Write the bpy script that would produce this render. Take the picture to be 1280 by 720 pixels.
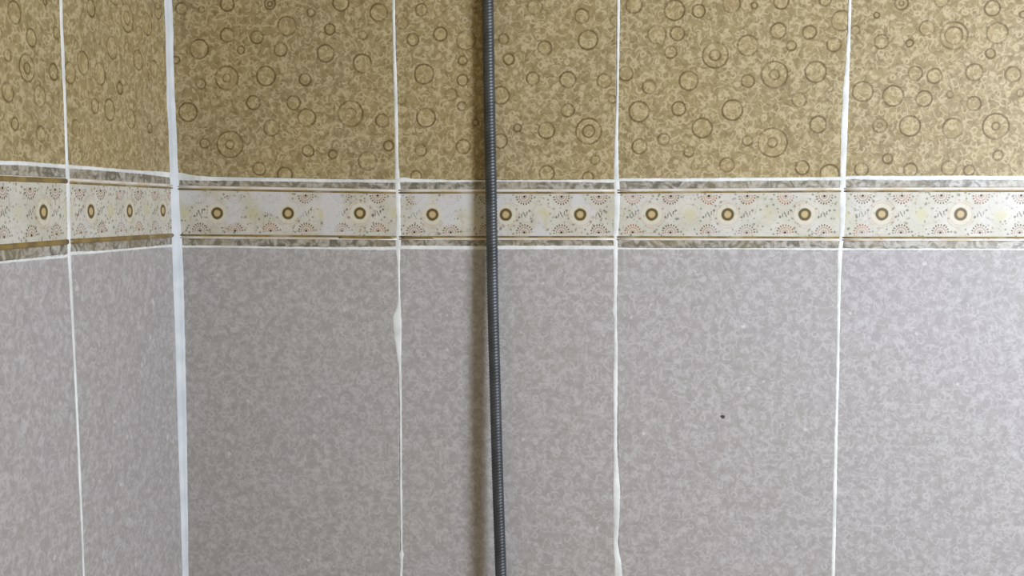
import bpy, bmesh, math, random
from mathutils import Vector, Matrix

# ------------------------------------------------------------------ camera
scene = bpy.context.scene
for o in list(bpy.data.objects):
    bpy.data.objects.remove(o)
col = scene.collection
FPX = 1300.0                                   # focal length in pixels of a 1280 px wide frame
fwd = Vector((108.0, -103.0, FPX)).normalized()     # the back wall's inward direction seen by the camera (x right, y down, z forward)
down = Vector((10.0, 16418.0, FPX))
down = (down - fwd * down.dot(fwd)).normalized()
right = down.cross(fwd).normalized()
# rows: world axes in camera coordinates -> camera axes in world coordinates
def to_world(v):
    v = Vector(v)
    return Vector((v.dot(right), v.dot(fwd), -v.dot(down)))
cam_r, cam_u, cam_b = to_world((1, 0, 0)), to_world((0, -1, 0)), to_world((0, 0, -1))
PITCH = 0.25                                    # tile width, metres
DIST = PITCH * FPX / 281.0                      # camera to back wall
CAM = Vector((0.0, -DIST, 1.35))
cd = bpy.data.cameras.new('camera')
cd.sensor_width = 36.0
cd.lens = FPX / 1280.0 * 36.0
cd.clip_start = 0.01
cam = bpy.data.objects.new('camera', cd)
col.objects.link(cam)
M = Matrix((cam_r, cam_u, cam_b)).transposed().to_4x4()
M.translation = CAM
cam.matrix_world = M
scene.camera = cam

# ------------------------------------------------------------------ light
def lin(r, g, b):
    f = lambda c: (c / 255 / 12.92) if c / 255 <= 0.04045 else ((c / 255 + 0.055) / 1.055) ** 2.4
    return (f(r), f(g), f(b), 1.0)
world = bpy.data.worlds.new('world')
scene.world = world
world.use_nodes = True
bg = world.node_tree.nodes['Background']
bg.inputs['Color'].default_value = (1.0, 0.80, 0.50, 1)
bg.inputs['Strength'].default_value = 0.33
def area(name, loc, target, size, power, colour):
    ld = bpy.data.lights.new(name, 'AREA')
    ld.shape = 'DISK'; ld.size = size; ld.energy = power; ld.color = colour
    lo = bpy.data.objects.new(name, ld); col.objects.link(lo)
    lo.location = loc
    lo.rotation_euler = (Vector(target) - Vector(loc)).to_track_quat('-Z', 'Y').to_euler()
    return lo
area('key_lamp_light', (1.02, -1.00, 1.42), (0.05, 0, 1.30), 0.42, 20.5, (0.87, 0.945, 1.11))  # unseen key light from the right, about level with the camera
scene.view_settings.view_transform = 'Standard'
scene.view_settings.look = 'None'
scene.view_settings.gamma = 1.0
scene.view_settings.use_curve_mapping = False
scene.view_settings.exposure = 0.13

# ------------------------------------------------------------------ pixel -> wall plane
def ray(px, py):
    return to_world(((px - 640.0) / FPX, (py - 360.0) / FPX, 1.0))
def on_back(px, py, off=0.0):                   # (x, z) on the tile face of the back wall
    d = ray(px, py); t = (-off - CAM.y) / d.y
    p = CAM + d * t
    return p.x, p.z
XL = on_back(217.5, 225)[0]                     # tile face of the left wall
def on_left(px, py):                            # (distance along wall, z); local x = world y
    d = ray(px, py); t = (XL - CAM.x) / d.x
    p = CAM + d * t
    return p.y, p.z
T = 0.008                                       # tile thickness

# ------------------------------------------------------------------ node expressions
class S:
    def __init__(s, nt, sock): s.nt, s.k = nt, sock
    def _m(s, op, b=None, c=None, clamp=False):
        n = s.nt.nodes.new('ShaderNodeMath'); n.operation = op; n.use_clamp = clamp
        for i, v in enumerate((s, b, c)):
            if v is None: continue
            if isinstance(v, S): s.nt.links.new(v.k, n.inputs[i])
            else: n.inputs[i].default_value = v
        return S(s.nt, n.outputs[0])
    def __add__(s, o): return s._m('ADD', o)
    def __sub__(s, o): return s._m('SUBTRACT', o)
    def __mul__(s, o): return s._m('MULTIPLY', o)
    __rmul__ = __mul__; __radd__ = __add__
    def rsub(s, v): return (s * -1.0) + v
    def abs(s): return s._m('ABSOLUTE')
    def min(s, o): return s._m('MINIMUM', o)
    def max(s, o): return s._m('MAXIMUM', o)
    def wrap(s, a, b): return s._m('WRAP', b, a)
    def clamp(s): return s._m('ADD', 0.0, clamp=True)
    def sstep(s, a, b):                          # 0 at a, 1 at b (a may exceed b)
        n = s.nt.nodes.new('ShaderNodeMapRange'); n.interpolation_type = 'SMOOTHSTEP'
        s.nt.links.new(s.k, n.inputs['Value'])
        if a < b:
            n.inputs['From Min'].default_value = a; n.inputs['From Max'].default_value = b
        else:
            n.inputs['From Min'].default_value = b; n.inputs['From Max'].default_value = a
            n.inputs['To Min'].default_value = 1.0; n.inputs['To Max'].default_value = 0.0
        return S(s.nt, n.outputs['Result'])
class N:
    """small helper around one material's node tree"""
    def __init__(self, name, rough=0.35, spec=0.5, metal=0.0):
        self.mat = bpy.data.materials.new(name); self.mat.use_nodes = True
        self.nt = self.mat.node_tree
        self.b = self.nt.nodes['Principled BSDF']
        self.b.inputs['Roughness'].default_value = rough
        self.b.inputs['Specular IOR Level'].default_value = spec
        self.b.inputs['Metallic'].default_value = metal
    def new(self, t): return self.nt.nodes.new(t)
    def link(self, a, b): self.nt.links.new(a, b)
    def local(self):                             # object coordinates flattened to the tile's face
        tc = self.new('ShaderNodeTexCoord')
        m = self.new('ShaderNodeVectorMath'); m.operation = 'MULTIPLY'
        self.link(tc.outputs['Object'], m.inputs[0]); m.inputs[1].default_value = (1, 0, 1)
        return m.outputs[0]
    def placed(self, v, k=5.3):                  # different grain on each tile
        oi = self.new('ShaderNodeObjectInfo')
        m = self.new('ShaderNodeVectorMath'); m.operation = 'MULTIPLY_ADD'
        self.link(oi.outputs['Location'], m.inputs[0]); m.inputs[1].default_value = (k, k, k)
        self.link(v, m.inputs[2])
        return m.outputs[0]
    def noise(self, v, scale, detail=2.0, rough=0.5, dist=0.0, colour=False):
        n = self.new('ShaderNodeTexNoise'); self.link(v, n.inputs['Vector'])
        n.inputs['Scale'].default_value = scale; n.inputs['Detail'].default_value = detail
        n.inputs['Roughness'].default_value = rough; n.inputs['Distortion'].default_value = dist
        return n.outputs['Color'] if colour else S(self.nt, n.outputs[0])
    def warp(self, v, scale, amount):
        n = self.noise(v, scale, 1.0, colour=True)
        a = self.new('ShaderNodeVectorMath'); a.operation = 'SUBTRACT'
        self.link(n, a.inputs[0]); a.inputs[1].default_value = (0.5, 0.5, 0.5)
        b = self.new('ShaderNodeVectorMath'); b.operation = 'MULTIPLY_ADD'
        self.link(a.outputs[0], b.inputs[0]); b.inputs[1].default_value = (amount, 0, amount); self.link(v, b.inputs[2])
        return b.outputs[0]
    def voronoi(self, v, scale, rnd=1.0):
        n = self.new('ShaderNodeTexVoronoi'); self.link(v, n.inputs['Vector'])
        n.inputs['Scale'].default_value = scale; n.inputs['Randomness'].default_value = rnd
        return S(self.nt, n.outputs['Distance'])
    def xz(self, v):
        n = self.new('ShaderNodeSeparateXYZ'); self.link(v, n.inputs[0])
        return S(self.nt, n.outputs[0]), S(self.nt, n.outputs[2])
    def dist(self, v, p):
        n = self.new('ShaderNodeVectorMath'); n.operation = 'DISTANCE'
        self.link(v, n.inputs[0]); n.inputs[1].default_value = (p[0], 0, p[1])
        return S(self.nt, n.outputs['Value'])
    def mix(self, f, a, b):                      # colours: tuple or socket
        n = self.new('ShaderNodeMix'); n.data_type = 'RGBA'
        if isinstance(f, S): self.link(f.k, n.inputs['Factor'])
        else: n.inputs['Factor'].default_value = f
        for nm, v in (('A', a), ('B', b)):
            s = [i for i in n.inputs if i.name == nm and i.type == 'RGBA'][0]
            if isinstance(v, tuple): s.default_value = v
            else: self.link(v, s)
        return [o for o in n.outputs if o.type == 'RGBA'][0]
    def bump(self, h, dist, strength=0.5):
        n = self.new('ShaderNodeBump'); n.inputs['Distance'].default_value = dist
        n.inputs['Strength'].default_value = strength
        self.link(h.k, n.inputs['Height']); self.link(n.outputs[0], self.b.inputs['Normal'])
    def base(self, c): self.link(c, self.b.inputs['Base Color'])

def curls(m, v, scale, wob=0.0022):
    """fibrous curly sponge print: returns a light-thread mask and a dark-thread mask"""
    def thread(k, off, lvl, w, lo=0.42, hi=0.56):
        q = m.warp(m.placed(v, off), scale * 1.3, wob * 1.2)
        n = m.noise(q, scale * k, 0.6, 0.5)
        g = m.noise(m.placed(v, off + 1.3), scale * 0.9, 0.0).sstep(lo, hi)
        return (n - lvl).abs().sstep(w, 0.0) * g
    w_ = m.warp(v, scale * 0.9, wob * 1.8)
    def ringlet(k, q):
        return (m.voronoi(q, scale * k) - 0.34).abs().sstep(0.16, 0.02) * m.noise(q, scale * 1.0, 0.0).sstep(0.44, 0.60)
    light = thread(0.72, 0.7, 0.50, 0.045).max(thread(0.95, 2.1, 0.47, 0.045) * 0.85).max(ringlet(0.92, w_)).max(ringlet(0.72, m.placed(w_, 3.1)) * 0.8)
    dark = thread(0.80, 3.7, 0.50, 0.045).max(thread(1.0, 4.9, 0.52, 0.055) * 0.8)
    cell = m.voronoi(w_, scale * 0.80).sstep(0.62, 0.18)
    return light, dark, cell

def brown_glaze(name, rings):
    m = N(name, rough=0.5, spec=0.25)
    v = m.local(); p = m.placed(v)
    c, vein, cell = curls(m, p, 122.0)
    mott = m.noise(p, 110.0, 2.0, 0.5)
    fine = m.noise(p, 260.0, 2.0, 0.6)
    big = m.noise(p, 9.0, 2.0)
    colr = m.mix(mott.sstep(0.3, 0.7), lin(138, 124, 88), lin(158, 144, 106))
    colr = m.mix(cell * 0.32, colr, lin(186, 172, 134))
    colr = m.mix(big.sstep(0.35, 0.68) * 0.30, colr, lin(164, 142, 94))
    colr = m.mix(fine.sstep(0.35, 0.7) * 0.30, colr, lin(120, 103, 66))
    colr = m.mix(vein * 0.50, colr, lin(106, 90, 55))
    colr = m.mix(c * 0.58, colr, lin(202, 189, 152))
    h = c * 0.6
    if rings:
        w = m.warp(v, 90.0, 0.0014)
        md = None; inside = None
        for (x, z, r, inner) in rings:
            d = m.dist(w, (x, z)) - r
            a = d.abs()
            if inner: a = a.min((d + (r - inner)).abs())
            md = a if md is None else md.min(a)
            inside = d if inside is None else inside.min(d)
        s = m.noise(p, 38.0, 1.0).sstep(0.30, 0.62) * 0.55 + 0.42
        mask = md.sstep(0.0016, 0.0004) * s
        colr = m.mix(inside.sstep(0.0, -0.002) * 0.16, colr, lin(182, 163, 114))
        colr = m.mix(mask * 0.80, colr, lin(88, 68, 34))
        h = h - mask * 0.8
    m.base(colr); m.bump(h, 0.00025, 0.5)
    return m.mat

def grey_glaze():
    m = N('grey_sponged_glaze', rough=0.55, spec=0.25)
    v = m.local(); p = m.placed(v)
    c, vein, cell = curls(m, p, 118.0)
    mott = m.noise(p, 120.0, 2.0, 0.5); big = m.noise(p, 7.0, 2.0); fleck = m.noise(p, 130.0, 0.0)
    colr = m.mix(mott.sstep(0.3, 0.7), lin(157, 154, 150), lin(164, 161, 157))
    colr = m.mix(big.sstep(0.35, 0.65) * 0.4, colr, lin(164, 159, 160))
    colr = m.mix(cell * 0.28, colr, lin(190, 189, 189))
    colr = m.mix(vein * 0.38, colr, lin(140, 138, 137))
    colr = m.mix(c * 0.38, colr, lin(204, 203, 202))
    colr = m.mix(fleck.sstep(0.78, 0.86) * 0.45, colr, lin(216, 216, 214))
    m.base(colr); m.bump(c, 0.00015, 0.4)
    return m.mat

P = 0.0826                                      # one repeat of the border print
PZ = 0.0200                                     # height of the half flowers above / below the middle
def panel_print(name, wash=0.5):
    m = N(name, rough=0.45, spec=0.3)
    v0 = m.local(); p = m.placed(v0)
    v = m.warp(v0, 160.0, 0.0010)
    x, z = m.xz(v)
    colr = m.mix(m.noise(p, 40, 3.0).sstep(0.3, 0.7), lin(186, 184, 168), lin(199, 197, 185))
    def length(a, b): return (a * a + b * b)._m('SQRT')
    def rounded(dx, dz): return length(dx, dz)
    # leaf flecks
    oc = m.voronoi(m.warp(p, 120, 0.004), 150.0)
    oc2 = m.noise(p, 260.0, 0.0)
    fleck = oc.sstep(0.28, 0.14) * m.noise(p, 60.0, 0.0).sstep(0.44, 0.52)
    colr = m.mix(fleck * 0.75, colr, lin(104, 108, 92))
    colr = m.mix(oc2.sstep(0.70, 0.78) * 0.5, colr, lin(150, 110, 84))
    sp = m.voronoi(m.warp(m.placed(v0, 8.2), 200, 0.003), 210.0)
    colr = m.mix(sp.sstep(0.30, 0.15) * m.noise(p, 95.0, 0.0).sstep(0.44, 0.52) * 0.60, colr, lin(122, 124, 108))
    # faint wavy tendrils
    ten = (m.noise(p, 48.0, 0.0) - 0.5).abs().sstep(0.022, 0.0)
    colr = m.mix(ten * 0.35, colr, lin(168, 160, 128))
    xw = x.wrap(-P / 2, P / 2)                   # signed distance to the nearest eye
    xb = (x + P / 2).wrap(-P / 2, P / 2)         # ... to the nearest pale blob
    xm = (x + P / 4).wrap(-P / 4, P / 4)         # ... to the nearest half flower
    de = rounded(xw, z)
    db = rounded(xb, z)
    # eyes
    colr = m.mix(de.sstep(0.0135, 0.0095) * 0.6, colr, lin(207, 202, 180))
    colr = m.mix((de - 0.0122).abs().sstep(0.0013, 0.0003) * 0.30, colr, lin(180, 152, 126))
    colr = m.mix((de - 0.0150).abs().sstep(0.0009, 0.0003) * m.noise(p, 90.0, 0.0).sstep(0.4, 0.6) * 0.5, colr, lin(170, 140, 120))
    colr = m.mix(de.sstep(0.0078, 0.0060), colr, lin(80, 68, 36))
    colr = m.mix((de - 0.0048).abs().sstep(0.0018, 0.0006) * 0.35, colr, lin(112, 94, 52))
    colr = m.mix(de.sstep(0.0046, 0.0028), colr, lin(186, 166, 122))
    # pale olive blobs
    colr = m.mix((db - 0.0115).abs().sstep(0.0014, 0.0003) * 0.16, colr, lin(168, 160, 128))
    colr = m.mix(db.sstep(0.0095, 0.0040) * 0.70 * m.noise(p, 30.0, 0.0).sstep(0.15, 0.5), colr, lin(190, 186, 148))
    # half flowers above and below
    for sgn in (1, -1):
        dz = z - sgn * PZ
        dm = rounded(xm, dz)
        ang = dz._m('ARCTAN2', xm)
        teeth = (ang * 18.0)._m('SINE').sstep(-0.4, 0.5)
        tint = m.noise(m.placed(v0, 9.1 * sgn), 22.0, 0.0).sstep(0.50, 0.68)
        red = m.mix(tint, lin(98, 84, 74), lin(150, 98, 66))
        half = (dz * -sgn).sstep(-0.0014, -0.0005)
        colr = m.mix(dm.sstep(0.0085, 0.0070) * 0.75 * half, colr, lin(200, 188, 172))
        colr = m.mix((dm - 0.0083).abs().sstep(0.0015, 0.0007) * teeth * 0.95 * half, colr, red)
        colr = m.mix((dm - 0.0056).abs().sstep(0.0009, 0.0002) * 0.55 * half, colr, red)
        colr = m.mix((dm - 0.0028).abs().sstep(0.0010, 0.0002) * 0.50 * half, colr, red)
        colr = m.mix(dm.sstep(0.0019, 0.0009) * half, colr, lin(52, 34, 30))
    # small zigzag marks half way between eyes and blobs
    zz = (xm + z * 0.55).abs().sstep(0.0009, 0.0004) * z.abs().sstep(0.0034, 0.0024)
    za = rounded(xm + 0.0058, z + 0.0030).sstep(0.0017, 0.0009)
    zb = rounded(xm - 0.0058, z - 0.0042).sstep(0.0017, 0.0009)
    zc = rounded(xm - 0.0078, z + 0.0045).sstep(0.0014, 0.0008)
    zd = rounded(xm + 0.0085, z - 0.0062).sstep(0.0013, 0.0007)
    zz = zz.max((xm + 0.0030).abs().sstep(0.0008, 0.0003) * (z + 0.0010).abs().sstep(0.0026, 0.0018)).max((xm - 0.0030).abs().sstep(0.0008, 0.0003) * (z - 0.0014).abs().sstep(0.0024, 0.0016))
    colr = m.mix(zz.max(za).max(zb).max(zc * 0.8).max(zd * 0.8) * 0.75, colr, lin(76, 76, 68))
    ze = rounded(xm - 0.0115, z.abs() - 0.0190).sstep(0.0015, 0.0008)
    zf = rounded(xm + 0.0125, z.abs() - 0.0215).sstep(0.0015, 0.0008)
    zg = rounded(xm + 0.0150, z.abs() - 0.0165).sstep(0.0014, 0.0008)
    colr = m.mix(ze.max(zf).max(zg) * 0.70, colr, lin(92, 98, 90))
    # worn, grout-hazed areas
    hz = m.noise(m.placed(v0, 3.3), 24.0, 1.0).sstep(0.54, 0.62) * wash * de.sstep(0.0085, 0.0120)
    colr = m.mix(hz, colr, lin(200, 200, 201))
    m.base(colr)
    return m.mat

def marble():
    m = N('grey_marbled_glaze', rough=0.4, spec=0.4)  # blotchy stone print
    v = m.local(); p = m.placed(v)
    a = m.noise(p, 75.0, 3.0, 0.6, 1.5); b = m.noise(p, 190.0, 2.0); t = m.noise(p, 14.0, 1.0)
    colr = m.mix(a.sstep(0.36, 0.62), lin(104, 101, 88), lin(176, 173, 163))
    colr = m.mix(b.sstep(0.45, 0.7) * 0.5, colr, lin(98, 90, 72))
    colr = m.mix(t.sstep(0.4, 0.6) * 0.25, colr, lin(150, 136, 100))
    m.base(colr); return m.mat
def rib_white():
    m = N('worn_white_rib', rough=0.35)
    p = m.placed(m.local())
    colr = m.mix(m.noise(p, 30, 2.0).sstep(0.42, 0.62), lin(224, 222, 214), lin(212, 198, 176))
    m.base(colr); return m.mat
def rib_gold(name, wear):
    m = N(name, rough=0.38)
    p = m.placed(m.local())
    g = m.mix(m.noise(p, 60, 2.0).sstep(0.35, 0.65), lin(112, 95, 56), lin(140, 118, 66))
    k = m.noise(p, 26.0, 2.0)
    m.base(m.mix(k.sstep(0.60 - wear * 0.3, 0.72 - wear * 0.3) * 0.65, g, lin(178, 166, 140))); return m.mat
def grout_mat(name, c1, c2):
    m = N(name, rough=0.75, spec=0.2)
    tc = m.new('ShaderNodeTexCoord').outputs['Object']
    colr = m.mix(m.noise(tc, 35, 3.0).sstep(0.3, 0.7), c1, c2)
    m.base(colr); m.bump(m.noise(tc, 300, 3.0), 0.0004, 0.35); return m.mat
def plain(name, c, rough, metal=0.0):
    m = N(name, rough=rough, metal=metal)
    tc = m.new('ShaderNodeTexCoord').outputs['Object']
    m.base(m.mix(m.noise(tc, 60, 2.0).sstep(0.3, 0.7), c, tuple(list(x * 0.82 for x in c[:3]) + [1.0])))
    return m.mat

GREY = grey_glaze()
MARBLE = marble()
RIBW = rib_white()
RIBG = rib_gold('dull_gold_line', 0.25)
RIBG2 = rib_gold('intact_gold_line', 0.0)
PRINT = panel_print('floral_border_print', 0.75)
PRINT2 = panel_print('floral_border_print_clean', 0.22)
GROUT = grout_mat('white_grout', lin(205, 209, 205), lin(232, 236, 234))
SEAL = grout_mat('white_corner_sealant', lin(196, 204, 208), lin(214, 220, 224))

# ------------------------------------------------------------------ helpers
def link(name, bm, mat, parent=None, smooth=False):
    me = bpy.data.meshes.new(name)
    bmesh.ops.recalc_face_normals(bm, faces=bm.faces)
    bm.to_mesh(me); bm.free()
    if mat: me.materials.append(mat)
    if smooth:
        for p in me.polygons: p.use_smooth = True
    o = bpy.data.objects.new(name, me); col.objects.link(o)
    if parent: o.parent = parent
    return o
def quad_tile(name, mat, parent, corners, y_front=0.0, y_back=T, r=0.0011, shift=0.0):
    """a tile with pillowed edges. corners: bl, br, tr, tl as (x, z) in the wall's frame"""
    cx = sum(c[0] for c in corners) / 4 + shift; cz = sum(c[1] for c in corners) / 4
    mx = -shift                                  # middle of the piece as seen from its origin
    bm = bmesh.new()
    rings = []
    for inset, y in ((0.0, y_back), (0.0, y_front + r), (r * 0.3, y_front + r * 0.3), (r * 1.1, y_front)):
        ring = []
        for (x, z) in corners:
            ring.append(bm.verts.new((x - cx - math.copysign(inset, x - cx - mx), y, z - cz - math.copysign(inset, z - cz))))
        rings.append(ring)
    for a, b in zip(rings, rings[1:]):
        for i in range(4):
            bm.faces.new((a[i], a[(i + 1) % 4], b[(i + 1) % 4], b[i]))
    bm.faces.new(rings[-1]); bm.faces.new(rings[0])
    o = link(name, bm, mat, parent)
    o.location = (cx, 0, cz)
    return o
def rib(name, mat, parent, p0, p1, w, h):
    """half-round raised line from p0 to p1 (x, z), local to parent"""
    bm = bmesh.new(); n = 6; prev = None
    for k in range(13):
        t = k / 12
        x = p0[0] + (p1[0] - p0[0]) * t; z = p0[1] + (p1[1] - p0[1]) * t
        ring = []
        for i in range(n + 1):
            a = math.pi * i / n
            ring.append(bm.verts.new((x, 0.0006 - h * math.sin(a), z + w / 2 * math.cos(a))))
        if prev:
            for i in range(n): bm.faces.new((prev[i], prev[i + 1], ring[i + 1], ring[i]))
        else: bm.faces.new(ring)
        prev = ring
    bm.faces.new(prev)
    return link(name, bm, mat, parent, True)
rng = random.Random(4)
def grout(name, mat, parent, pts, proud=0.0006, back=0.006, vertical=True, jit=0.00022):
    """irregular strip of grout. pts: list of ((x,z) one edge, (x,z) other edge)"""
    fine = []
    for (a0, b0), (a1, b1) in zip(pts, pts[1:]):
        L = (Vector(a1) - Vector(a0)).length
        n = max(1, int(L / 0.0030))
        for k in range(n):
            t = k / n
            fine.append((Vector(a0).lerp(Vector(a1), t), Vector(b0).lerp(Vector(b1), t)))
    fine.append((Vector(pts[-1][0]), Vector(pts[-1][1])))
    bm = bmesh.new(); prev = None
    for a, b in fine:
        d = (b - a).normalized()
        a = a + d * rng.uniform(-jit, jit); b = b + d * rng.uniform(-jit, jit)
        hh = proud * rng.uniform(0.75, 1.15)
        sec = [(a, back), (a, -0.0001), (a.lerp(b, 0.22), -hh * 0.8), (a.lerp(b, 0.5), -hh), (a.lerp(b, 0.78), -hh * 0.8), (b, -0.0001), (b, back)]
        ring = [bm.verts.new((q.x, y, q.y)) for q, y in sec]
        if prev:
            for i in range(len(ring) - 1): bm.faces.new((prev[i], prev[i + 1], ring[i + 1], ring[i]))
            bm.faces.new((prev[-1], prev[0], ring[0], ring[-1]))
        else: bm.faces.new(ring)
        prev = ring
    bm.faces.new(prev)
    return link(name, bm, mat, parent, False)

# ------------------------------------------------------------------ traced joints (pixel rows / columns on the walls)
V1 = [(0,490.2,493.6),(60,491,494.5),(100,492,496),(150,493,497.5),(200,494,498),(222,493.5,499.5),(240,494,500.5),(270,495,500.5),(300,494.5,501),(312,494.5,500.5),(330,496.3,499.7),(370,497.3,500.3),(385,495.8,501),(396,491.2,501.5),(408,492,502),(420,493,502),(440,495.5,501.5),(460,498,501.5),(500,499.2,502),(540,499.5,502.2),(600,499.7,502.5),(660,500.2,503),(688,500.8,503.3),(693,499.2,504.8),(700,500,503.5),(720,499.7,503)]
V2 = [(0,771.3,774.8),(60,770.8,774.3),(120,770.3,773.3),(170,768.8,772.6),(222,767,773.5),(240,768,775),(270,767,774.5),(300,766.5,772),(330,766.8,772),(380,766.5,771),(388,764.6,771),(396,767,771.3),(440,767.5,772),(480,766.5,772),(520,767,771.5),(560,767,771.5),(580,767,772.5),(615,767,775.3),(650,767,774),(680,767,772.5),(692,767.5,774),(700,768.5,776),(720,768.5,778)]
V3 = [(0,1060.5,1064.2),(40,1059.5,1063.3),(80,1057,1062),(110,1054.2,1061.2),(130,1053.5,1060.5),(160,1051.5,1059.5),(190,1051,1058.3),(222,1050.5,1057),(240,1049.5,1057),(270,1050,1056.5),(300,1049,1054.5),(312,1047.3,1053),(350,1046.5,1051),(400,1046,1050),(450,1045.3,1049.2),(500,1044.3,1048),(560,1042.5,1046.5),(600,1041.5,1046),(660,1040.3,1044.8),(720,1039,1043.5)]
V4 = [(0,1352,1356),(222,1341,1346),(312,1337,1342),(500,1331,1335),(720,1323,1327)]
VL = [(0,74.3,78),(30,75,78.5),(60,76.3,80.2),(80,77,80.8),(120,79.2,82.4),(160,80.5,83.8),(200,81.8,84.8),(212,82,87),(240,83,87.5),(270,84,88),(300,84.5,88.5),(320,84.5,88.5),(360,87,90.5),(420,90.3,93.2),(500,94.3,97),(560,97.3,99.6),(605,98.8,101.6),(650,101.2,103.4),(720,103.8,105.8)]
VC = [(0,205.2,214.8),(20,206.1,216.2),(40,207,216.7),(60,207.4,216.6),(80,207.6,217),(100,208.6,217.7),(120,208.3,218.4),(135,208.6,219.4),(150,209.8,219.9),(165,211,220.8),(180,211,221.3),(195,211.8,221.7),(210,212.3,222.6),(225,213,223.5),(250,213.4,223.9),(280,214.5,225.6),(300,215,227.3),(330,215.8,228.8),(360,216.8,229.7),(420,219,231.2),(480,220.8,232.4),(540,222.4,233.6),(600,224.5,234.3),(660,226.5,235),(720,228,235.6)]
HT = [(222,215.5,225),(232,217,225.4),(240,219,225.5),(255,220.3,226),(280,221.3,226),(320,222.5,226.6),(360,223.4,227.1),(400,223.8,227.6),(450,224.2,228.1),(494,224.4,228.5),(499,222.3,228),(506,221.6,227.8),(513,223.4,228),(560,224.8,228),(605,225,227.4),(620,224.9,227.2),(700,224.8,227.7),(765,224.3,228.6),(775,222.8,226.4),(850,222.9,226.7),(900,222.4,226.6),(950,222.1,226.1),(1000,221.7,225.6),(1050,221,225.5),(1065,219.6,224),(1080,219.5,224.6),(1130,220,225.6),(1200,219.4,224.6),(1280,220,225),(1345,220,225),(1620,220,225)]
HB = [(224,306.8,309.5),(280,307,309.7),(350,308.3,310.7),(430,308.8,312),(490,308.4,312.5),(505,307,311.3),(560,307.3,311.9),(610,307.5,311.9),(625,307.1,311.8),(700,307,311.5),(765,307,311.7),(775,310,311.8),(850,310,311.9),(920,310,311.9),(1000,310.3,312.3),(1050,310.2,312.6),(1100,310.6,312.6),(1200,310.5,312.6),(1280,310.6,312.8),(1345,310.5,312.6),(1620,310,313)]
LT = [(-250,182,188),(-110,193,198.5),(0,200.8,206),(25,201.2,206.6),(50,203.4,208.5),(80,205.5,210.6),(100,207,211.6),(140,210.4,214.3),(180,213.6,217.8),(200,214.2,220.2),(215,215.6,222.4)]
LB = [(-250,350.5,355),(-110,337.5,341),(0,326.3,329.6),(40,322.8,325.7),(80,319.2,322.6),(90,314.2,319),(110,314.3,317.6),(150,311.2,314.1),(190,307.9,310.4),(217,305,308.8)]
TOPZ = 0.40; 
def extend(line, y0, y1):
    """continue a traced vertical joint above and below the frame"""
    a, b = line[0], line[-1]
    s = (sum(b[1:]) - sum(a[1:])) / 2 / (b[0] - a[0])
    return [(y0, a[1] + s * (y0 - a[0]), a[2] + s * (y0 - a[0]))] + line + [(y1, b[1] + s * (y1 - b[0]), b[2] + s * (y1 - b[0]))]
def mid(line, t):
    for a, b in zip(line, line[1:]):
        if a[0] <= t <= b[0]:
            k = (t - a[0]) / (b[0] - a[0])
            return (a[1] + a[2]) / 2 * (1 - k) + (b[1] + b[2]) / 2 * k
    a = line[0] if t < line[0][0] else line[-1]
    return (a[1] + a[2]) / 2
UP, DN = -235, 770                              # upper and lower ends of the rows in view
lines_back = [extend(l, UP, DN) for l in (V1, V2, V3, V4)]
VLe = extend(VL, UP, DN); VCe = extend(VC, UP, DN)

# ------------------------------------------------------------------ setting: the two walls
def box(name, mat, lo, hi, parent=None):
    bm = bmesh.new()
    vs = [bm.verts.new((x, y, z)) for x in (lo[0], hi[0]) for y in (lo[1], hi[1]) for z in (lo[2], hi[2])]
    for f in ((0,1,3,2),(4,5,7,6),(0,1,5,4),(2,3,7,6),(0,2,6,4),(1,3,7,5)): bm.faces.new([vs[i] for i in f])
    return link(name, bm, mat, parent)
def structure(o, label):
    o['kind'] = 'structure'; o['label'] = label; o['category'] = 'wall'; return o
ZB, ZT = on_back(640, 1235)[1], on_back(640, -680)[1]
XR = on_back(1620, 300)[0]
wall_back = structure(box('wall_back', GROUT, (XL - 0.06, 0.0016, ZB), (XR, T + 0.06, ZT)),
    'tiled wall behind the metal hose, right of the corner, brown above and grey below a flowered border')
wall_left = structure(box('wall_left', GROUT, (-0.80, 0.0016, ZB), (0.0016, T + 0.052, ZT)),
    'tiled side wall seen at a slant, left of the white corner sealant')
wall_left.location = (XL, 0, 0); wall_left.rotation_euler = (0, 0, math.pi / 2)

G = 0.0005                                      # half of a tile joint
# real vertical joint positions per level on the back wall: level y pixel -> x
def bx(i, py): return on_back(mid(lines_back[i], py), py)[0]
def corner_x(py): return XL + 0.0022
def col_edges(i, py):                            # i-th back column between joints i-1 and i
    a = corner_x(py) if i == 0 else bx(i - 1, py) + G
    b = bx(i, py) - G if i < 4 else XR - 0.001
    return a, b
def z_of(line, x_world, wall='back'):
    # z of the horizontal joint's middle at a wall position
    pts = [(on_back(px, (a + b) / 2) if wall == 'back' else on_left(px, (a + b) / 2)) for px, a, b in line]
    for p, q in zip(pts, pts[1:]):
        if p[0] <= x_world <= q[0]:
            return p[1] + (q[1] - p[1]) * (x_world - p[0]) / (q[0] - p[0])
    return pts[0][1] if x_world < pts[0][0] else pts[-1][1]

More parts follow.
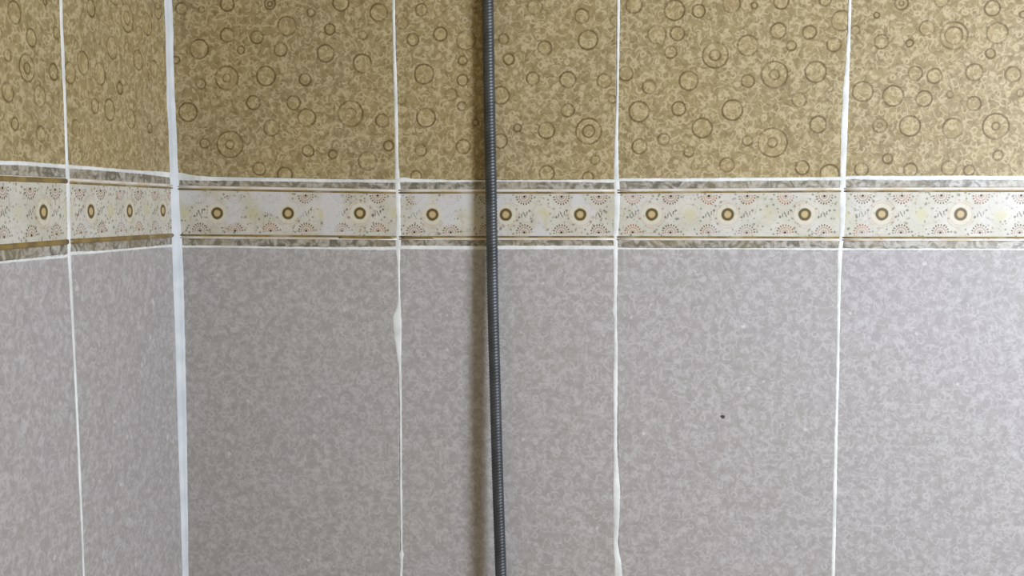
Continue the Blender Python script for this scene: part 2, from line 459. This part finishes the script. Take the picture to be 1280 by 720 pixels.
# rings traced on each brown tile: zoom origin x, zoom factor, list (x, y, radius[, inner])
R1 = (220, 3.0, [(20,32,22),(95,37,12),(192,15,26),(352,14,20,9),(506,47,15),(618,10,30),(760,47,32),(416,98,35),(192,132,26),(303,139,24),(576,110,20),(700,132,16),(86,184,36),(243,188,14),(392,186,25),(561,200,32),(698,238,34),(190,292,44,15),(337,285,36),(484,298,22),(93,315,18),(0,225,14),(290,384,26),(440,385,26),(45,420,35),(654,426,47,20),(490,441,33),(358,479,30),(773,452,24),(108,537,18),(202,542,50,16),(495,566,22),(588,578,16),(797,547,19),(718,604,34),(312,633,24),(408,655,28)])
R2 = (490, 3.0, [(110,37,22),(40,87,21),(78,148,22),(181,128,25),(277,151,35),(265,227,16),(120,278,36),(264,301,20),(222,355,22),(36,377,14),(262,398,16),(127,441,35),(313,460,12),(108,563,22),(267,549,26),(535,26,27),(712,60,26),(838,78,20),(735,150,35),(418,147,18),(573,180,25),(437,222,20),(528,295,23),(659,299,29),(796,303,26),(407,358,32),(825,372,14),(659,414,24),(470,479,14),(579,489,30),(737,492,47,22),(405,529,26),(762,600,16),(580,650,28),(735,665,20),(90,660,20)])
R3 = (770, 3.13, [(70,20,30),(228,40,38),(323,43,24),(452,16,32),(541,21,11),(646,5,28),(818,0,22),(882,80,37),(160,135,34),(240,131,26),(635,120,29),(756,126,25),(516,178,38),(388,216,48,20),(686,179,18),(214,204,23),(852,175,26),(38,288,27),(284,316,35),(620,292,49,18),(781,281,39),(515,317,24),(129,341,25),(90,437,38),(245,425,26),(455,431,38),(716,390,26),(337,501,37),(790,487,31),(92,573,28),(186,545,22),(514,551,19),(612,558,54,18),(285,594,19),(434,645,27),(728,656,26),(835,680,35)])
R4 = (1050, 3.13, [(240,12,24,9),(397,0,25),(596,32,28),(715,57,12),(143,60,10),(60,117,16),(340,110,27),(445,139,50,32),(615,129,38),(161,163,26),(272,168,13),(588,209,17),(293,287,26),(369,297,27),(525,283,31),(677,291,28),(88,358,37),(207,375,38),(328,385,29),(430,370,13),(705,363,14),(523,405,26),(155,491,26,10),(273,493,38),(440,502,37),(609,494,47,14),(617,608,18),(186,621,18),(83,663,25),(425,658,26),(505,666,20),(275,665,25),(800,150,36),(780,480,30),(760,600,24),(840,330,26)])
RA = (0, 4.0, [(635,90,70,34),(790,55,40),(415,315,58),(500,368,56),(350,365,55),(475,530,38),(548,550,55),(655,595,48),(770,345,42),(690,300,50),(560,240,55),(750,640,25),(735,120,55),(455,40,42),(380,640,40),(600,440,30)])
RB = (0, 4.0, [(72,62,58),(157,190,45),(38,277,30),(135,340,70,28),(283,165,30),(268,360,42),(40,462,50),(75,620,32),(205,670,40),(225,10,15),(200,480,55)])
def ring_list(spec, wall, centre, seed):
    ox, k, L = spec; out = []
    for e in L:
        px, py, r = ox + e[0] / k, e[1] / k, e[2] / k
        if wall == 'back':
            x, z = on_back(px, py); s = DIST / FPX
        else:
            x, z = on_left(px, py); s = (DIST + x) / FPX
        out.append((x - centre[0], z - centre[1], r * s, e[3] / k * s if len(e) > 3 else 0.0))
    rr = random.Random(seed)                    # the printed field goes on above the frame
    ztop = on_back(640, 0)[1] - centre[1] + 0.02 if wall == 'back' else on_left(80, 0)[1] - centre[1] + 0.02
    for k in range(14):
        out.append((rr.uniform(-0.115, 0.115), rr.uniform(ztop, 0.19), rr.uniform(0.006, 0.012), 0.0))
    return out

def border_tile(parent, corners, print_mat, gold_mat, worn_top, worn_low, shift=0.0, gold=None):
    """corners bl, br, tr, tl of the whole piece; panel, ribs and marbled bands follow its height"""
    bl, br, tr, tl = corners
    def lr(t):                                   # left and right point at fraction t down from the top
        return ((tl[0] + (bl[0] - tl[0]) * t, tl[1] + (bl[1] - tl[1]) * t), (tr[0] + (br[0] - tr[0]) * t, tr[1] + (br[1] - tr[1]) * t))
    a, b = lr(0.118), lr(0.892)
    body = quad_tile('border_tile', print_mat, parent, [b[0], b[1], a[1], a[0]], shift=shift)
    cx, cz = body.location.x, body.location.z
    sh = lambda p: (p[0] - cx, p[1] - cz)
    for nm, t0, t1 in (('marbled_band', 0.0, 0.124), ('marbled_band', 0.886, 1.0)):
        p, q = lr(t0), lr(t1)
        s = quad_tile(nm, MARBLE, body, [sh(q[0]), sh(q[1]), sh(p[1]), sh(p[0])], y_front=0.0003, r=0.0008)
    # raised ribs: outer worn white one, inner gold one
    H = (tl[1] - bl[1])
    rows = []
    rows += [(0.142, 0.034, RIBW), (0.178, 0.030, gold_mat)] if worn_top else [(0.160, 0.062, RIBG2)]
    rows += [(0.840, 0.030, gold_mat), (0.875, 0.030, RIBW)] if worn_low else [(0.858, 0.066, RIBG2)]
    for t, w, mt in rows:
        p = lr(t)
        r = rib('raised_rib', mt, body, (sh(p[0])[0] + 0.0012, sh(p[0])[1]), (sh(p[1])[0] - 0.0012, sh(p[1])[1]), w * H, 0.0017)
        r['label'] = 'worn white raised line' if mt is RIBW else 'dull gold raised line'
    if gold:                                     # a stretch of the lower line where the gold is intact
        p = lr(0.856); P0 = Vector(sh(p[0])); P1 = Vector(sh(p[1]))
        r = rib('raised_rib', RIBG2, body, P0.lerp(P1, gold[0]), P0.lerp(P1, gold[1]), 0.056 * H, 0.0020)
        r['label'] = 'stretch of intact gold raised line'
    return body

# ---- back wall tiles
PLAIN_RINGS = None
specs = [R1, R2, R3, R4]
def extra_rings(seed):
    rr = random.Random(seed); return [(rr.uniform(-0.115, 0.115), rr.uniform(-0.19, 0.19), rr.uniform(0.005, 0.013), 0.0) for _ in range(45)]
extra_mat = brown_glaze('brown_ringed_glaze_repeat', extra_rings(77))
for i in range(5):
    a0, b0 = col_edges(i, UP); a1, b1 = col_edges(i, 224); a2, b2 = col_edges(i, 310); a3, b3 = col_edges(i, DN)
    zt0 = on_back(640, UP)[1]; zl = on_back(640, DN)[1]
    zuL, zuR = z_of(HT, a1) , z_of(HT, b1)
    zbL, zbR = z_of(HB, a2), z_of(HB, b2)
    cn = [(a1, zuL + G), (b1, zuR + G), (b0, zt0 - G), (a0, zt0 - G)]
    cc = (sum(c[0] for c in cn) / 4, sum(c[1] for c in cn) / 4)
    mt = brown_glaze('brown_ringed_glaze', ring_list(specs[i], 'back', cc, 20 + i)) if i < 4 else extra_mat
    quad_tile('brown_tile', mt, wall_back, cn)
    border_tile(wall_back, [(a2, zbL + G), (b2, zbR + G), (b1, zuR - G), (a1, zuL - G)], PRINT if i < 2 else PRINT2, RIBG, True, True, (0.0024, 0.0, 0.0, 0.0045, 0.0)[i], ((0.74, 0.985), (0.02, 0.17), None, None, None)[i])
    g = quad_tile('grey_tile', GREY, wall_back, [(a3, zl + G), (b3, zl + G), (b2, zbR - G), (a2, zbL - G)])
    if i == 2:                                   # a small dark chip in the glaze
        x, z = on_back(903.5, 521)
        bm = bmesh.new(); rc = random.Random(3); ring = []
        for k in range(9):
            th = 2 * math.pi * k / 9; rr_ = 0.0022 * rc.uniform(0.7, 1.1)
            ring.append(bm.verts.new((rr_ * math.cos(th) * 1.35, -0.00015, rr_ * math.sin(th))))
        cen = bm.verts.new((0, -0.0005, 0))
        for k in range(9): bm.faces.new((ring[k], ring[(k + 1) % 9], cen))
        ch = link('chip', bm, plain('dark_speck', lin(70, 56, 58), 0.8), g)
        ch.location = (x - g.location.x, 0, z - g.location.z); ch['label'] = 'small dark speck'
    # rows beyond the frame
    zt2 = ZT - 0.001; zb2 = ZB + 0.001
    quad_tile('brown_tile', extra_mat, wall_back, [(a0, zt0 + G), (b0, zt0 + G), (b0, zt2), (a0, zt2)])
    quad_tile('grey_tile', GREY, wall_back, [(a3, zb2), (b3, zb2), (b3, zl - G), (a3, zl - G)])
# ---- left wall tiles
def lx(py): return on_left(mid(VLe, py), py)[0]
for i in range(3):
    def ed(py):
        j = lx(py)
        if i == 0: return j + G, -0.0022
        if i == 1: return j - 0.2505 + G, j - G
        return -0.795, j - 0.2505 - G
    px_u, px_b = 84.5, 86
    a0, b0 = ed(UP); a1, b1 = ed(215); a2, b2 = ed(315); a3, b3 = ed(DN)
    zt0 = on_back(640, UP)[1]; zl = on_back(640, DN)[1]
    zuL, zuR = z_of(LT, a1, 'left'), z_of(LT, b1, 'left')
    zbL, zbR = z_of(LB, a2, 'left'), z_of(LB, b2, 'left')
    cn = [(a1, zuL + G), (b1, zuR + G), (b0, zt0 - G), (a0, zt0 - G)]
    cc = (sum(c[0] for c in cn) / 4, sum(c[1] for c in cn) / 4)
    mt = brown_glaze('brown_ringed_glaze', ring_list((RA, RB)[i], 'left', cc, 40 + i)) if i < 2 else extra_mat
    quad_tile('brown_tile', mt, wall_left, cn)
    border_tile(wall_left, [(a2, zbL + G), (b2, zbR + G), (b1, zuR - G), (a1, zuL - G)], PRINT2, RIBG, i == 0, False, (0.006, 0.0, 0.0)[i])
    quad_tile('grey_tile', GREY, wall_left, [(a3, zl + G), (b3, zl + G), (b2, zbR - G), (a2, zbL - G)])
    quad_tile('brown_tile', extra_mat, wall_left, [(a0, zt0 + G), (b0, zt0 + G), (b0, ZT - 0.001), (a0, ZT - 0.001)])
    quad_tile('grey_tile', GREY, wall_left, [(a3, ZB + 0.001), (b3, ZB + 0.001), (b3, zl - G), (a3, zl - G)])

# ------------------------------------------------------------------ grout
def vpts(line, f): return [(f(l, y), f(r, y)) for y, l, r in line]
def hpts(line, f): return [(f(x, t), f(x, b)) for x, t, b in line]
for L in lines_back:
    LL = [(-680, L[0][1] - (222 + 235) * 0, L[0][2])] + L + [(1230, L[-1][1], L[-1][2])]
    pts = vpts(LL, on_back)
    x0 = pts[1]; pts[0] = ((x0[0][0], ZT), (x0[1][0], ZT)); x1 = pts[-2]; pts[-1] = ((x1[0][0], ZB), (x1[1][0], ZB))
    grout('grout_line', GROUT, wall_back, pts)
grout('grout_line', GROUT, wall_back, hpts(HT, on_back), proud=0.0008)
grout('grout_line', GROUT, wall_back, hpts(HB, on_back), proud=0.0006)
for py in (UP, DN):
    z = on_back(640, py)[1]
    grout('grout_line', GROUT, wall_back, [((XL, z + 0.0018), (XL, z - 0.0018)), ((XR, z + 0.0018), (XR, z - 0.0018))])
    grout('grout_line', GROUT, wall_left, [((-0.8, z + 0.0018), (-0.8, z - 0.0018)), ((0, z + 0.0018), (0, z - 0.0018))])
pl = vpts(VLe, on_left)
pl = [((pl[0][0][0], ZT), (pl[0][1][0], ZT))] + pl + [((pl[-1][0][0], ZB), (pl[-1][1][0], ZB))]
grout('grout_line', GROUT, wall_left, pl)
grout('grout_line', GROUT, wall_left, [((a[0] - 0.2505, a[1]), (b[0] - 0.2505, b[1])) for a, b in pl])
grout('grout_line', GROUT, wall_left, [(on_left(x, t), on_left(x, b)) for x, t, b in LT], proud=0.0008)
grout('grout_line', GROUT, wall_left, [(on_left(x, t), on_left(x, b)) for x, t, b in LB], proud=0.0006)
# corner sealant: a bead that bridges the two walls
bm = bmesh.new(); prev = None
rows = []
for y, l, r in VCe:
    yl, zl_ = on_left(l, y); xr, zr_ = on_back(r, y)
    rows.append((zr_, yl, xr))
rows = [(ZT, rows[0][1], rows[0][2])] + rows + [(ZB, rows[-1][1], rows[-1][2])]
fine = []
for p, q in zip(rows, rows[1:]):
    n = max(1, int(abs(p[0] - q[0]) / 0.004))
    for k in range(n): fine.append([p[j] + (q[j] - p[j]) * k / n for j in range(3)])
fine.append(list(rows[-1]))
for z, yl, xr in fine:
    yl += rng.uniform(-0.0003, 0.0003); xr += rng.uniform(-0.0002, 0.0002)
    A = Vector((XL, yl)); B = Vector((xr, 0.0)); C = Vector((XL, 0.0))
    sec = [Vector((XL - 0.006, yl)), A + Vector((0.0001, 0))]
    for t in (0.18, 0.35, 0.5, 0.65, 0.82):
        m_ = A.lerp(B, t); m_ = m_.lerp(C, 0.35 * math.sin(math.pi * t)); sec.append(m_)
    sec += [B + Vector((0, -0.0001)), Vector((xr, 0.006)), Vector((XL - 0.006, 0.006))]
    ring = [bm.verts.new((s.x, s.y, z)) for s in sec]
    if prev:
        for i in range(len(ring)): bm.faces.new((prev[i], prev[(i + 1) % len(ring)], ring[(i + 1) % len(ring)], ring[i]))
    else: bm.faces.new(ring)
    prev = ring
bm.faces.new(prev)
seal = link('trim_1', bm, SEAL, None, True)
seal['kind'] = 'structure'; seal['label'] = 'wide white sealant bead running down the corner between the two tiled walls'; seal['category'] = 'sealant'

# ------------------------------------------------------------------ the metal shower hose
def hose_mat():
    m = N('dark_chrome', rough=0.48, metal=0.8)
    tc = m.new('ShaderNodeTexCoord').outputs['Object']
    m.base(m.mix(m.noise(tc, 40, 2.0).sstep(0.3, 0.7), lin(80, 84, 87), lin(98, 102, 106)))  # darkened base stands in for the dark room chrome would reflect
    return m.mat
HR = 0.0064
path_px = [(-60, 607.8, 0.0095), (0, 609.6, 0.0095), (120, 611.6, 0.010), (230, 613.8, 0.012), (310, 615.0, 0.0140), (400, 616.6, 0.0165), (500, 619.4, 0.0195), (600, 622.2, 0.0222), (720, 626.2, 0.0250), (780, 628.3, 0.0262)]
path = []
for py, px, off in path_px:
    x, z = on_back(px, py, off); path.append(Vector((x, -off, z)))
d0 = (path[0] - path[1]).normalized(); path = [path[0] + d0 * 0.42] + path
d1 = (path[-1] - path[-2]).normalized(); path = path + [path[-1] + d1 * 0.30]
path[0].y = path[1].y
# arc-length resample with a smooth curve
def catmull(p0, p1, p2, p3, t):
    return 0.5 * ((2 * p1) + (p2 - p0) * t + (2 * p0 - 5 * p1 + 4 * p2 - p3) * t * t + (3 * p1 - p0 - 3 * p2 + p3) * t ** 3)
dense = []
for i in range(len(path) - 1):
    p0 = path[max(0, i - 1)]; p3 = path[min(len(path) - 1, i + 2)]
    if i in (0, len(path) - 2):
        for k in range(40): dense.append(path[i].lerp(path[i + 1], k / 40))
    else:
        for k in range(40): dense.append(catmull(p0, path[i], path[i + 1], p3, k / 40))
dense.append(path[-1])
S_ = [0.0]
for a, b in zip(dense, dense[1:]): S_.append(S_[-1] + (b - a).length)
total = S_[-1]
def at(s):
    import bisect
    i = min(max(bisect.bisect(S_, s) - 1, 0), len(dense) - 2)
    t = (s - S_[i]) / max(1e-9, S_[i + 1] - S_[i])
    return dense[i].lerp(dense[i + 1], t), (dense[i + 1] - dense[i]).normalized()
RIBP = 0.00345
prof = [(0.0, 0.90), (0.14, 0.985), (0.30, 1.0), (0.62, 1.0), (0.78, 0.98), (0.90, 0.90)]
bm = bmesh.new(); prev = None; SEG = 20
first = None
for j in range(int(total / RIBP)):
    for t, k in prof:
        c, d = at((j + t) * RIBP)
        u = Vector((0, 1, 0)).cross(d).normalized(); w = d.cross(u)
        # the spiral seam leans: each ring is cut slightly across
        ring = []
        for i in range(SEG):
            a = 2 * math.pi * i / SEG
            ring.append(bm.verts.new(c + (u * math.cos(a) + w * math.sin(a)) * HR * k + d * 0.0009 * math.cos(a)))
        if prev:
            for i in range(SEG): bm.faces.new((prev[i], prev[(i + 1) % SEG], ring[(i + 1) % SEG], ring[i]))
        else: bm.faces.new(ring)
        prev = ring
bm.faces.new(prev)
hose = link('shower_hose', bm, hose_mat(), None, True)
hose['label'] = 'dark grey ribbed metal shower hose hanging in front of the tiled wall'
hose['category'] = 'hose'
